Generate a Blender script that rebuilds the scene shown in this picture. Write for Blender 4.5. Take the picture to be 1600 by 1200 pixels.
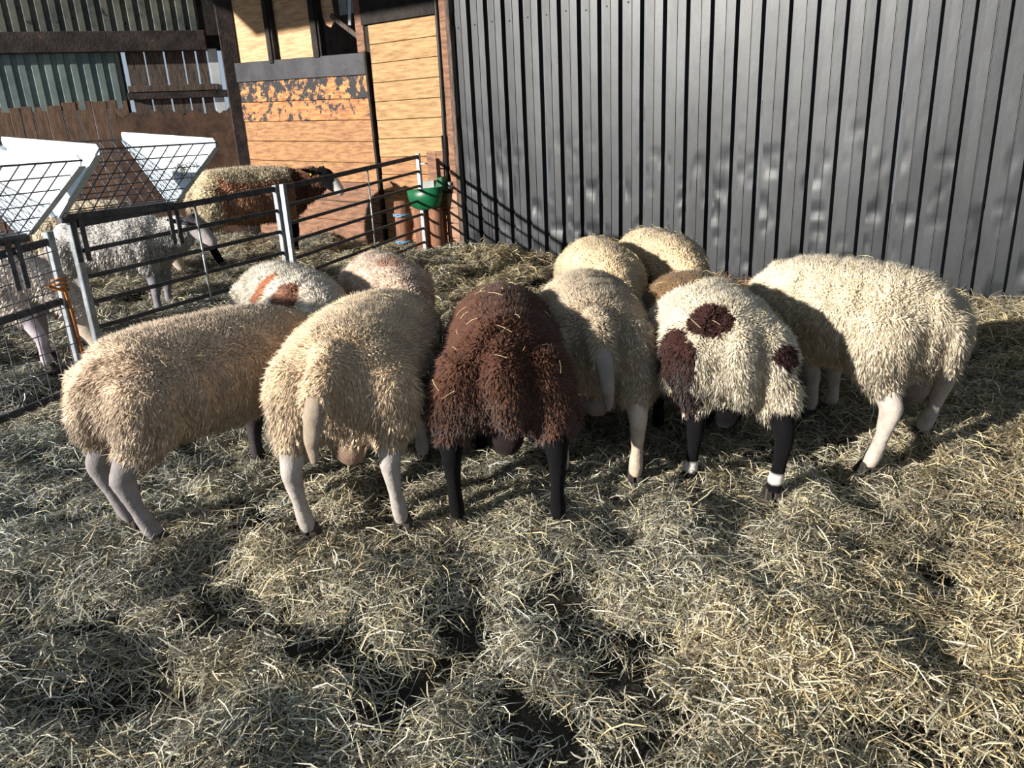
import bpy, bmesh, math, random
import numpy as np
from mathutils import Vector, Matrix

for o in list(bpy.data.objects):
    bpy.data.objects.remove(o, do_unlink=True)
S = bpy.context.scene
C = S.collection
rng = np.random.default_rng(7)
random.seed(7)

# ---------------------------------------------------------------- camera
PITCH = math.radians(18.8); ROLL = math.atan2(175, 3530)
fwd = Vector((0, math.cos(PITCH), -math.sin(PITCH)))
up0 = Vector((0, math.sin(PITCH), math.cos(PITCH))); rt0 = Vector((1, 0, 0))
rt = math.cos(ROLL) * rt0 - math.sin(ROLL) * up0
up = math.sin(ROLL) * rt0 + math.cos(ROLL) * up0
cd = bpy.data.cameras.new('camera'); cam = bpy.data.objects.new('camera', cd); C.objects.link(cam)
cd.sensor_width = 36; cd.lens = 36 * 1202 / 1600; cd.clip_start = 0.05
M4 = Matrix((rt, up, -fwd)).transposed().to_4x4(); M4.translation = Vector((0, 0, 1.4))
cam.matrix_world = M4
S.camera = cam

# ---------------------------------------------------------------- sky, sun, exposure
w = bpy.data.worlds.new('sky'); S.world = w; w.use_nodes = True
bg = w.node_tree.nodes['Background']
bg.inputs[0].default_value = (0.66, 0.82, 1.0, 1); bg.inputs[1].default_value = 0.42
sd = bpy.data.lights.new('sun', 'SUN'); sun = bpy.data.objects.new('sun', sd); C.objects.link(sun)
sd.energy = 7.0; sd.angle = math.radians(0.9); sd.color = (1.0, 0.945, 0.86)
SUN_EL = math.radians(16); SUN_AZ = math.radians(32)        # travels towards +x, +y and down
sdir = Vector((math.cos(SUN_AZ) * math.cos(SUN_EL), math.sin(SUN_AZ) * math.cos(SUN_EL), -math.sin(SUN_EL)))
sun.rotation_euler = sdir.to_track_quat('-Z', 'Y').to_euler()
sun.location = (-6, -4, 5)
S.view_settings.view_transform = 'Standard'; S.view_settings.look = 'None'
S.view_settings.gamma = 1; S.view_settings.use_curve_mapping = False
S.view_settings.exposure = 0.36

# ---------------------------------------------------------------- helpers
def srgb(r, g, b):
    f = lambda c: (c / 12.92 if c <= 0.04045 else ((c + 0.055) / 1.055) ** 2.4)
    return (f(r / 255), f(g / 255), f(b / 255))

def pmat(name, c1, c2=None, scale=6, rough=0.7, metal=0.0, bump=0.0, bscale=40, stretch=(1, 1, 1),
         spec=0.3, c3=None, t3=0.6, s3=8, lo=0.35, hi=0.65):
    """procedural material: two colours through noise, a third as blotches, noise bump"""
    m = bpy.data.materials.new(name); m.use_nodes = True
    nt = m.node_tree; N = nt.nodes; L = nt.links
    b = N['Principled BSDF']; b.inputs['Roughness'].default_value = rough; b.inputs['Metallic'].default_value = metal
    b.inputs['Specular IOR Level'].default_value = spec
    if c2 is None: c2 = tuple(x * 0.75 for x in c1)
    tc = N.new('ShaderNodeTexCoord'); mp = N.new('ShaderNodeMapping'); mp.inputs['Scale'].default_value = stretch
    L.new(tc.outputs['Object'], mp.inputs['Vector'])
    n = N.new('ShaderNodeTexNoise'); n.inputs['Scale'].default_value = scale; n.inputs['Detail'].default_value = 6
    n.inputs['Roughness'].default_value = 0.65
    L.new(mp.outputs[0], n.inputs['Vector'])
    r = N.new('ShaderNodeValToRGB'); r.color_ramp.elements[0].position = lo; r.color_ramp.elements[1].position = hi
    r.color_ramp.elements[0].color = (*c2, 1); r.color_ramp.elements[1].color = (*c1, 1)
    L.new(n.outputs['Fac'], r.inputs[0]); out = r.outputs[0]
    if c3 is not None:
        n3 = N.new('ShaderNodeTexNoise'); n3.inputs['Scale'].default_value = s3; n3.inputs['Detail'].default_value = 8
        n3.inputs['Roughness'].default_value = 0.7
        L.new(tc.outputs['Object'], n3.inputs['Vector'])
        r3 = N.new('ShaderNodeValToRGB'); r3.color_ramp.elements[0].position = t3 - 0.02; r3.color_ramp.elements[1].position = t3 + 0.02
        L.new(n3.outputs['Fac'], r3.inputs[0])
        mx = N.new('ShaderNodeMix'); mx.data_type = 'RGBA'
        L.new(r3.outputs[0], mx.inputs['Factor']); L.new(out, mx.inputs[6]); mx.inputs[7].default_value = (*c3, 1)
        out = mx.outputs[2]
    L.new(out, b.inputs['Base Color'])
    if bump:
        nb = N.new('ShaderNodeTexNoise'); nb.inputs['Scale'].default_value = bscale; nb.inputs['Detail'].default_value = 5
        L.new(mp.outputs[0], nb.inputs['Vector'])
        bp = N.new('ShaderNodeBump'); bp.inputs['Strength'].default_value = bump; bp.inputs['Distance'].default_value = 0.02
        L.new(nb.outputs['Fac'], bp.inputs['Height']); L.new(bp.outputs[0], b.inputs['Normal'])
    return m

def attr_mat(name, rough=0.85, spec=0.15, sheen=0.0, bump=0.0, bscale=120, var=0.0, vscale=12, transl=0.0):
    """colour from the mesh's own colour attribute, varied by noise"""
    m = bpy.data.materials.new(name); m.use_nodes = True
    nt = m.node_tree; N = nt.nodes; L = nt.links; b = N['Principled BSDF']
    b.inputs['Roughness'].default_value = rough; b.inputs['Specular IOR Level'].default_value = spec
    b.inputs['Sheen Weight'].default_value = sheen
    a = N.new('ShaderNodeAttribute'); a.attribute_name = 'Col'; out = a.outputs['Color']
    if var:
        tc = N.new('ShaderNodeTexCoord'); n = N.new('ShaderNodeTexNoise'); n.inputs['Scale'].default_value = vscale; n.inputs['Detail'].default_value = 6
        L.new(tc.outputs['Object'], n.inputs['Vector'])
        mr = N.new('ShaderNodeMapRange'); mr.inputs[1].default_value = .3; mr.inputs[2].default_value = .7
        mr.inputs[3].default_value = 1 - var; mr.inputs[4].default_value = 1 + var * .6
        L.new(n.outputs['Fac'], mr.inputs[0])
        vm = N.new('ShaderNodeVectorMath'); vm.operation = 'SCALE'
        L.new(out, vm.inputs[0]); L.new(mr.outputs[0], vm.inputs['Scale']); out = vm.outputs[0]
    L.new(out, b.inputs['Base Color'])
    if bump:
        tc2 = N.new('ShaderNodeTexCoord'); nb = N.new('ShaderNodeTexNoise'); nb.inputs['Scale'].default_value = bscale; nb.inputs['Detail'].default_value = 4
        L.new(tc2.outputs['Object'], nb.inputs['Vector'])
        bp = N.new('ShaderNodeBump'); bp.inputs['Strength'].default_value = bump; bp.inputs['Distance'].default_value = 0.01
        L.new(nb.outputs['Fac'], bp.inputs['Height']); L.new(bp.outputs[0], b.inputs['Normal'])
    if transl:
        tr = N.new('ShaderNodeBsdfTranslucent'); L.new(out, tr.inputs['Color'])
        mx = N.new('ShaderNodeMixShader'); mx.inputs[0].default_value = transl
        L.new(b.outputs[0], mx.inputs[1]); L.new(tr.outputs[0], mx.inputs[2])
        L.new(mx.outputs[0], N['Material Output'].inputs['Surface'])
    return m

def link(name, me, m=None, parent=None, smooth=False, kind=None):
    o = bpy.data.objects.new(name, me); C.objects.link(o)
    if m is not None and not me.materials: me.materials.append(m)
    if parent is not None: o.parent = parent
    if smooth: me.polygons.foreach_set('use_smooth', [True] * len(me.polygons))
    if kind: o['kind'] = kind
    return o

def tag(o, label=None, cat=None, group=None, kind=None):
    if label: o['label'] = label
    if cat: o['category'] = cat
    if group: o['group'] = group
    if kind: o['kind'] = kind
    return o

def thing(name, label, cat, loc=(0, 0, 0), rz=0, group=None):
    o = bpy.data.objects.new(name, None); C.objects.link(o); o.empty_display_size = 0.1
    o.location = loc; o.rotation_euler = (0, 0, rz)
    return tag(o, label, cat, group)

class MB:
    def __init__(s): s.bm = bmesh.new()
    def hexa(s, p):                      # 8 points: bottom 4 then top 4
        v = [s.bm.verts.new(q) for q in p]
        for f in ((3, 2, 1, 0), (4, 5, 6, 7), (0, 1, 5, 4), (1, 2, 6, 5), (2, 3, 7, 6), (3, 0, 4, 7)):
            s.bm.faces.new([v[i] for i in f])
        return s
    def box(s, a, b):
        x0, y0, z0 = a; x1, y1, z1 = b
        return s.hexa([(x0, y0, z0), (x1, y0, z0), (x1, y1, z0), (x0, y1, z0), (x0, y0, z1), (x1, y0, z1), (x1, y1, z1), (x0, y1, z1)])
    def bar(s, a, b, w, h=None, side=None):
        """rectangular bar from a to b, w across, h in the 'up' direction"""
        a = Vector(a); b = Vector(b); h = h or w; d = (b - a).normalized()
        ref = Vector((0, 0, 1)) if abs(d.z) < .9 else Vector(side or (1, 0, 0))
        x = d.cross(ref).normalized() * w / 2; y = x.cross(d).normalized() * h / 2
        return s.hexa([a - x - y, a + x - y, a + x + y, a - x + y, b - x - y, b + x - y, b + x + y, b - x + y])
    def tube(s, pts, r, n=8, cap=True):
        pts = [Vector(p) for p in pts]; R = r if hasattr(r, '__len__') else [r] * len(pts)
        rings = []
        for i, p in enumerate(pts):
            d = (pts[min(i + 1, len(pts) - 1)] - pts[max(i - 1, 0)]).normalized()
            ref = Vector((0, 0, 1)) if abs(d.z) < .95 else Vector((1, 0, 0))
            x = d.cross(ref).normalized(); y = x.cross(d).normalized()
            rings.append([s.bm.verts.new(p + (x * math.cos(t) + y * math.sin(t)) * R[i]) for t in [2 * math.pi * k / n for k in range(n)]])
        for a, b in zip(rings, rings[1:]):
            for k in range(n): s.bm.faces.new([a[k], a[(k + 1) % n], b[(k + 1) % n], b[k]])
        if cap: s.bm.faces.new(rings[0][::-1]); s.bm.faces.new(rings[-1])
        return s
    def poly(s, pts, n, t):
        """flat outline extruded by t along n"""
        n = Vector(n).normalized() * t; k = len(pts)
        a = [s.bm.verts.new(Vector(p)) for p in pts]; b = [s.bm.verts.new(Vector(p) + n) for p in pts]
        s.bm.faces.new(a[::-1]); s.bm.faces.new(b)
        for i in range(k): s.bm.faces.new([a[i], a[(i + 1) % k], b[(i + 1) % k], b[i]])
        return s
    def build(s, name, m, parent=None, smooth=False, bevel=0, kind=None):
        bmesh.ops.recalc_face_normals(s.bm, faces=s.bm.faces)
        if bevel: bmesh.ops.bevel(s.bm, geom=s.bm.edges[:], offset=bevel, segments=1, affect='EDGES')
        me = bpy.data.meshes.new(name); s.bm.to_mesh(me); s.bm.free()
        return link(name, me, m, parent, smooth, kind)

def np_mesh(name, V, F, col=None):
    """fast mesh from arrays; F is (n,3) or (n,4); col per vertex"""
    me = bpy.data.meshes.new(name); k = F.shape[1]
    me.vertices.add(len(V)); me.vertices.foreach_set('co', np.ascontiguousarray(V, np.float32).ravel())
    me.loops.add(F.size); me.loops.foreach_set('vertex_index', np.ascontiguousarray(F, np.int32).ravel())
    me.polygons.add(len(F)); me.polygons.foreach_set('loop_start', np.arange(0, F.size, k, dtype=np.int32))
    me.update(calc_edges=True)
    if col is not None: set_col(me, col)
    return me

def set_col(me, col):
    a = me.color_attributes.new('Col', 'FLOAT_COLOR', 'POINT')
    c = np.ones((len(col), 4), np.float32); c[:, :3] = np.clip(col, 0, 1); a.data.foreach_set('color', c.ravel())

def vn(x, y, seed=0):
    """smooth value noise, 0..1"""
    x = np.asarray(x, float); y = np.asarray(y, float)
    xi = np.floor(x).astype(np.int64); yi = np.floor(y).astype(np.int64); fx = x - xi; fy = y - yi
    fx = fx * fx * (3 - 2 * fx); fy = fy * fy * (3 - 2 * fy)
    def h(a, b):
        n = (a * 374761393 + b * 668265263 + seed * 1442695041) & 0x7fffffff
        n = ((n ^ (n >> 13)) * 1274126177) & 0x7fffffff
        return ((n ^ (n >> 16)) & 0xffff) / 65535.0
    return (h(xi, yi) * (1 - fx) + h(xi + 1, yi) * fx) * (1 - fy) + (h(xi, yi + 1) * (1 - fx) + h(xi + 1, yi + 1) * fx) * fy

def sst(a, b, x):
    t = np.clip((np.asarray(x, float) - a) / (b - a), 0, 1); return t * t * (3 - 2 * t)

def base_h(x, y):
    """lie of the bedding: deeper towards the far left corner"""
    return 0.10 * sst(4.5, 8.5, y) * sst(3.0, -0.5, x)
def hay_h(x, y):
    x = np.asarray(x, float); y = np.asarray(y, float)
    h = base_h(x, y)
    h = h + 0.075 * (vn(x * 2.3 + .3, y * 2.3, 1) - .5) + 0.085 * (vn(x * 5.5, y * 5.5, 2) - .5) + 0.035 * (vn(x * 13, y * 13, 3) - .5)
    return h - 0.012

# frame of the back wall: origin WP, WT along it to the right, WN out of it towards the yard
WP = Vector((2.17, 6.46, 0)); WT = Vector((0.8065, -0.5913, 0)); WN = Vector((-0.5913, -0.8065, 0))
def wl(s, d, z): return WP + WT * s + WN * d + Vector((0, 0, z))
def wbox(mb, s0, s1, d0, d1, z0, z1, lean=0.0):
    return mb.hexa([wl(s0, d0, z0), wl(s1, d0, z0), wl(s1, d1, z0), wl(s0, d1, z0), wl(s0 + lean, d0, z1), wl(s1 + lean, d0, z1), wl(s1 + lean, d1, z1), wl(s0 + lean, d1, z1)])
# frame of the left wall: from the corner, LT away from it, LN out of it
LP = Vector((-3.313, 10.54, 0)); _a = math.radians(199)
LT = Vector((math.cos(_a), math.sin(_a), 0)); LN = Vector((-LT.y, LT.x, 0))
if LN.y > 0: LN = -LN
def ll(u, d, z): return LP + LT * u + LN * d + Vector((0, 0, z))
def lbox(mb, u0, u1, d0, d1, z0, z1):
    return mb.hexa([ll(u0, d0, z0), ll(u1, d0, z0), ll(u1, d1, z0), ll(u0, d1, z0), ll(u0, d0, z1), ll(u1, d0, z1), ll(u1, d1, z1), ll(u0, d1, z1)])

# ---------------------------------------------------------------- materials
M = {}
M['soil'] = pmat('bedding_soil', srgb(52, 48, 38), srgb(26, 24, 20), 14, .95, bump=.6, bscale=60)  # dark soil colour also supplies the shade in gaps between hay stems
M['black_sheet'] = pmat('black_painted_sheet', srgb(47, 50, 54), srgb(23, 26, 31), 2.2, .42, metal=.2, bump=.10, bscale=7, stretch=(1, 1, .45), spec=.5,
                        c3=srgb(104, 98, 84), t3=.73, s3=11)
M['girt'] = pmat('dark_timber', srgb(52, 46, 42), srgb(26, 23, 22), 8, .85, bump=.3)
M['dark_beam'] = pmat('beam_timber', srgb(66, 57, 54), srgb(32, 28, 28), 7, .8, bump=.3, c3=srgb(120, 84, 66), t3=.68, s3=4)
M['board'] = pmat('yellow_pine_board', srgb(178, 146, 102), srgb(138, 104, 68), 5, .65, bump=.15, bscale=30, stretch=(1, 1, 7), c3=srgb(118, 92, 62), t3=.69, s3=7)
M['board_old'] = pmat('orange_old_board', srgb(176, 132, 90), srgb(124, 86, 58), 6, .65, bump=.2, bscale=30, stretch=(1, 1, 6), c3=srgb(92, 66, 54), t3=.66, s3=12)
M['flaky'] = pmat('flaking_black_paint_board', srgb(206, 150, 92), srgb(140, 90, 58), 6, .65, bump=.3, bscale=25, stretch=(1, 1, 5), c3=srgb(44, 44, 48), t3=.49, s3=9)
M['flaky2'] = pmat('worn_black_paint_board', srgb(200, 142, 88), srgb(136, 88, 60), 6, .65, bump=.3, bscale=25, stretch=(1, 1, 5), c3=srgb(50, 48, 52), t3=.55, s3=10)
M['plank_black'] = pmat('black_painted_plank', srgb(64, 64, 70), srgb(44, 44, 50), 4, .5, bump=.1, c3=srgb(84, 84, 94), t3=.66, s3=6)
M['ply'] = pmat('plywood_panel', srgb(214, 178, 138), srgb(170, 132, 96), 4, .7, bump=.15, stretch=(1, 1, 9), c3=srgb(126, 96, 74), t3=.70, s3=6)
M['low_board'] = pmat('grey_brown_board', srgb(150, 112, 88), srgb(98, 72, 60), 6, .8, bump=.3, stretch=(1, 1, 5))
M['log'] = pmat('round_post_timber', srgb(152, 108, 84), srgb(98, 70, 56), 8, .85, bump=.35, stretch=(5, 5, 1))
M['green_sheet'] = pmat('green_grey_sheet', srgb(128, 142, 138), srgb(98, 112, 112), 3, .5, metal=.1, c3=srgb(66, 70, 66), t3=.70, s3=9)
M['old_sheet'] = pmat('dirty_upper_sheet', srgb(112, 112, 102), srgb(70, 76, 74), 4, .6, metal=.1, c3=srgb(44, 46, 44), t3=.62, s3=7)
M['slat'] = pmat('weathered_slat', srgb(104, 92, 84), srgb(58, 50, 46), 7, .85, bump=.3, stretch=(5, 5, 1))
M['brown_board'] = pmat('brown_stained_board', srgb(124, 98, 80), srgb(84, 66, 56), 6, .8, bump=.25, stretch=(5, 5, 1))
M['torn'] = pmat('torn_rusty_sheet', srgb(104, 80, 66), srgb(64, 50, 44), 5, .8, bump=.35, bscale=9, c3=srgb(150, 112, 84), t3=.70, s3=6)
M['white'] = pmat('white_painted', srgb(226, 230, 232), srgb(190, 196, 200), 5, .5)
M['red'] = pmat('red_painted', srgb(120, 26, 30), srgb(80, 18, 22), 5, .6)
M['galv'] = pmat('galvanised_steel', srgb(176, 182, 186), srgb(130, 136, 142), 14, .42, metal=.55, spec=.5)
M['rail_steel'] = pmat('shade_toned_rail_steel', srgb(96, 96, 100), srgb(58, 58, 62), 14, .55, metal=.3, spec=.4)  # same galvanised steel as the posts, colour darkened to stand for the unlit side
M['galv_sheet'] = pmat('galvanised_plate', srgb(214, 224, 230), srgb(184, 196, 204), 16, .45, metal=.25, spec=.5, c3=srgb(158, 160, 156), t3=.72, s3=10)
M['wire'] = pmat('dull_wire', srgb(110, 108, 116), srgb(70, 68, 76), 20, .5, metal=.5)
M['pipe'] = pmat('black_pipe', srgb(36, 36, 40), srgb(24, 24, 28), 8, .5)
M['brass'] = pmat('grey_fitting', srgb(180, 184, 184), srgb(130, 134, 136), 10, .4, metal=.6)
M['green'] = pmat('green_plastic', srgb(14, 104, 62), srgb(10, 74, 46), 6, .4, spec=.5)
M['lid'] = pmat('grey_bowl_cover', srgb(160, 162, 158), srgb(120, 124, 122), 8, .5)
M['blue_twine'] = pmat('blue_twine', srgb(120, 170, 200), srgb(80, 130, 170), 30, .8)
M['orange_twine'] = pmat('orange_twine', srgb(206, 130, 66), srgb(150, 92, 50), 30, .8)
M['concrete'] = pmat('pinkish_block', srgb(176, 140, 116), srgb(126, 98, 84), 9, .85, bump=.3)
M['roof'] = pmat('roof_sheet_underside', srgb(90, 92, 92), srgb(60, 62, 62), 5, .6)
M['wool'] = attr_mat('sheep_wool', .95, .05, .12, var=.16, vscale=9)
M['skin'] = attr_mat('sheep_hide', .85, .08, .03, bump=.25, bscale=90, var=.22, vscale=22)
M['hoof'] = pmat('hoof_horn', srgb(66, 60, 56), srgb(34, 32, 32), 20, .5)
M['eye'] = pmat('sheep_eye', srgb(30, 22, 16), srgb(14, 10, 8), 10, .1, spec=.6)
M['tagy'] = pmat('yellow_tag_plastic', srgb(222, 214, 40), srgb(190, 180, 30), 10, .5)
M['hay'] = attr_mat('hay_stems', .6, .3, 0, transl=.10)

# ---------------------------------------------------------------- floor
def grid_floor():
    xs = np.concatenate([np.arange(-8, -3.5, .12), np.arange(-3.5, 4, .045), np.arange(4, 8, .12)])
    ys = np.concatenate([np.arange(-1.5, .8, .12), np.arange(.8, 5.2, .045), np.arange(5.2, 11.6, .07)])
    X, Y = np.meshgrid(xs, ys); Z = hay_h(X, Y)
    V = np.stack([X, Y, Z], -1).reshape(-1, 3); nx, ny = len(xs), len(ys)
    i = (np.arange(ny - 1)[:, None] * nx + np.arange(nx - 1)[None]).ravel()
    F = np.stack([i, i + 1, i + nx + 1, i + nx], 1)
    return np_mesh('floor', V, F)
floor = link('floor', grid_floor(), M['soil'], smooth=True, kind='structure')
tag(floor, 'trodden earth floor under the loose hay bedding, coloured dark for shade between stems')

# ---------------------------------------------------------------- back wall: black box-profile sheets on girts
T = 0.2055
mb = MB()
for z in (0.5, 1.35, 2.32, 3.3): wbox(mb, -3.3, 4.6, -.09, -.012, z, z + .12)
wall_back = mb.build('wall_back', M['girt'], kind='structure')
tag(wall_back, 'long barn wall of black painted ribbed metal sheets')
def sheet_profile():
    # one rib period as seen from the yard: narrow trough, wide raised pan with a fine centre swage
    a = [(0, 0), (.034, 0), (.037, .045), (.101, .046), (.104, .040), (.109, .040), (.112, .046), (.178, .045), (.193, 0)]
    return a
def make_sheet(s0, nper, seed, zlo, ztop=3.95):
    """each flat of the profile is its own strip, so folds stay crisp while knocks stay soft"""
    prof = []
    for k in range(nper): prof += [(s0 + k * T + a, d) for a, d in sheet_profile()]
    prof.append((s0 + nper * T, 0))
    zs = np.concatenate([np.arange(zlo, 1.7, .04), np.arange(1.7, ztop + .01, .225)]); ny = len(zs)
    Vs, Fs, base = [], [], 0
    for (a0, d0), (a1, d1) in zip(prof, prof[1:]):
        nseg = 4 if a1 - a0 > .05 else 1
        t = np.linspace(0, 1, nseg + 1); ps = a0 + (a1 - a0) * t; pd = d0 + (d1 - d0) * t
        SS, ZZ = np.meshgrid(ps, zs); DD = np.repeat(pd[None], ny, 0)
        g = np.clip(1.55 - ZZ, 0, 1.2) / 1.2                      # knocks low down where stock lean on the sheets
        n = vn(SS * 7 + 3, ZZ * 5, seed) * .6 + vn(SS * 15, ZZ * 13, seed + 1) * .4
        DD = DD - np.clip(n - .58, 0, 1) * .06 * g * np.clip(DD / .04, 0, 1) + (vn(SS * 1.6, ZZ * 1.3, seed + 5) - .5) * .008
        Vs.append(np.array([[*(WP + WT * s + WN * d)[:2], z] for s, d, z in zip(SS.ravel(), DD.ravel(), ZZ.ravel())]))
        nx = nseg + 1; i = (np.arange(ny - 1)[:, None] * nx + np.arange(nx - 1)[None]).ravel() + base
        Fs.append(np.stack([i, i + 1, i + nx + 1, i + nx], 1)); base += nx * ny
    return np_mesh('corrugated_sheet', np.concatenate(Vs), np.concatenate(Fs))
scr = MB().tube([(0, 0, 0), (0, -.008, 0)], .007, 6)
bmesh.ops.recalc_face_normals(scr.bm, faces=scr.bm.faces)
screw_me = bpy.data.meshes.new('screw'); scr.bm.to_mesh(screw_me); scr.bm.free(); screw_me.materials.append(M['pipe'])
s0 = -3.165
for k in range(8):
    me = make_sheet(s0 + k * 5 * T + 0.002 * k, 5, 20 + k, 0.0 if k else .02)
    o = link('corrugated_sheet', me, M['black_sheet'], wall_back)
    for j in range(5):
        c = link('screw', screw_me, None, o); c.location = wl(s0 + (k * 5 + j) * T + .07, .047, 2.30 + .008 * ((j * 7 + k) % 3 - 1))
        c.rotation_euler = (0, 0, math.atan2(WN.y, WN.x) + math.pi / 2)

# ---------------------------------------------------------------- timber part of the back wall
mb = MB(); wbox(mb, -4.52, -3.30, -.13, -.075, 0, 3.9)           # solid backing behind the boards
wbox(mb, -7.0, -4.5, -.15, -.09, 0, 2.2)  # unseen panel added to stop daylight showing through the door boards
wall_timber = mb.build('wall_corner', M['girt'], kind='structure')
tag(wall_timber, 'wooden board wall section in the far corner')
def wboard(s0, s1, z0, z1, m, d0=-.075, d1=-.045, name='board', lean=0.0, par=None):
    b = MB(); wbox(b, s0, s1, d0 + random.uniform(-.003, .003), d1 + random.uniform(-.004, .004), z0 + .003, z1 - .003, lean)
    return b.build(name, m, par or wall_timber, bevel=.003)
zb = [2.455, 2.262, 2.07, 1.874, 1.677, 1.482, 1.285, 1.09, .90, .71, .52, .33, .14]
for i in range(len(zb) - 1):
    wboard(-4.415, -3.29, zb[i + 1], zb[i], M['board'] if i < 7 else M['board_old'])
wboard(-4.50, -3.29, 2.46, 3.6, M['girt'], -.07, -.03, 'header_board')
# the old door: black top plank, flaking boards, bare boards
dr = [(2.215, 1.985, 'plank_black'), (1.985, 1.745, 'flaky'), (1.745, 1.515, 'flaky2'), (1.515, 1.28, 'board_old'), (1.28, 1.045, 'board_old'),
      (1.045, .82, 'board_old'), (.82, .59, 'low_board'), (.59, .36, 'low_board'), (.36, .1, 'low_board')]
for z1, z0, k in dr:
    dz = .03 if z1 > 2 else 0
    b = MB(); d1 = -.03 if k == 'plank_black' else -.045 + random.uniform(-.004, .004)
    b.hexa([wl(-6.93, -.075, z0 + .003 + .05), wl(-4.475, -.075, z0 + .003 - .02), wl(-4.475, d1, z0 + .003 - .02), wl(-6.93, d1, z0 + .003 + .05),
            wl(-6.93, -.075, z1 - .003 + .05), wl(-4.475, -.075, z1 - .003 - .02), wl(-4.475, d1, z1 - .003 - .02), wl(-6.93, d1, z1 - .003 + .05)])
    b.build('board', M[k], wall_timber, bevel=.003)
b = MB(); wbox(b, -4.465, -4.435, -.06, -.02, .1, 2.2, -.03); b.build('door_edge_strip', M['girt'], wall_timber)
# plywood panels and dark studs above the door, ragged opening on the right
b = MB(); wbox(b, -6.84, -6.10, -.12, -.10, 2.2, 3.5); b.build('plywood_panel', M['ply'], wall_timber)
b = MB(); wbox(b, -6.00, -5.32, -.12, -.10, 2.2, 3.5); b.build('plywood_panel', M['ply'], wall_timber)
for s, wd in ((-7.02, .17), (-6.12, .13), (-5.32, .15)):
    b = MB(); wbox(b, s, s + wd, -.12, -.035, 2.2, 3.6); wbox(b, s + .03, s + wd - .03, -.035, -.015, 2.2, 3.6); b.build('stud', M['girt'], wall_timber, bevel=.004)
b = MB().poly([wl(-5.17, -.12, 3.4), wl(-5.17, -.12, 2.62), wl(-5.12, -.12, 2.53), wl(-5.05, -.12, 2.50), wl(-4.98, -.12, 2.57), wl(-4.99, -.12, 2.68), wl(-5.02, -.12, 3.0), wl(-4.96, -.12, 3.4)], WN, .012)
b.build('torn_board', M['ply'], wall_timber)
b = MB(); wbox(b, -4.62, -4.50, -.13, -.06, 2.2, 3.6); b.build('stud', M['low_board'], wall_timber, bevel=.004)
b = MB(); b.bar(wl(-5.02, -.1, 2.62), wl(-4.52, -.1, 2.30), .03, .05); b.build('brace', M['slat'], wall_timber)
b = MB(); b.bar(wl(-4.72, -.14, 2.9), wl(-4.78, -.14, 2.50), .03, .03); b.build('brace', M['white'], wall_timber)
# beyond the opening
b = MB(); wbox(b, -8.0, -3.4, -1.25, -1.2, 0, 3.9); far = b.build('wall_beyond', M['torn'], kind='structure'); tag(far, 'brown boarding seen through the gap above the old door')
for k in range(6):
    b = MB(); wbox(b, -6.0 + k * .16, -6.0 + k * .16 + .15, -1.19, -1.16, 2.80, 3.7); b.build('white_board', M['white'], far, bevel=.004)
b = MB(); wbox(b, -5.6, -4.4, -.75, -.65, 1.9, 2.26); ob = b.build('red_rail', M['red'], far)

# small boards, pipe and fittings by the corner
for a, c in ((-3.70, -3.565), (-3.56, -3.42)):
    wboard(a, c, .81, 1.145, M['low_board'], -.045, -.02, 'patch_board')
b = MB(); wbox(b, -3.345, -3.255, -.07, .03, 0, 3.6); b.build('corner_post', M['low_board'], wall_timber, bevel=.008)
b = MB(); wbox(b, -3.25, -3.20, -.02, .045, 0, 3.6); b.build('corner_flashing', M['slat'], wall_timber, bevel=.005)
for k in range(4):
    wboard(-3.40, -3.26, .08 + k * .16, .08 + (k + 1) * .16 - .006, M['concrete'], -.06, .035 + .004 * (k % 2), 'block')

pipe = thing('water_pipe', 'black water pipe running down the wall to the green drinking bowl', 'pipe', wl(-3.40, -.01, .8))
Pi = pipe.location
def loc(p, o): return Vector(p) - Vector(o)
b = MB(); b.tube([loc(wl(-3.40, -.01, 3.6), Pi), loc(wl(-3.40, -.01, 2.0), Pi), loc(wl(-3.405, -.005, 1.4), Pi), loc(wl(-3.40, .0, .84), Pi)], .022, 8); b.build('pipe_run', M['pipe'], pipe, True)
b = MB(); b.tube([loc(wl(-3.44, .0, 1.3), Pi), loc(wl(-3.44, .005, .86), Pi)], .010, 6); b.build('hose', M['pipe'], pipe, True)
b = MB(); b.tube([loc(wl(-3.41, .03, .84), Pi), loc(wl(-3.41, .03, .74), Pi)], [.03, .024], 8); b.build('valve', M['brass'], pipe, True)
b = MB(); b.tube([loc(wl(-3.34, .05, .83), Pi), loc(wl(-3.34, .05, .76), Pi)], .022, 8); b.build('valve', M['brass'], pipe, True)
b = MB(); b.tube([loc(wl(-3.41, .03, .78), Pi), loc(wl(-3.3, .05, .78), Pi)], .014, 8); b.build('elbow', M['brass'], pipe, True)

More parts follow.
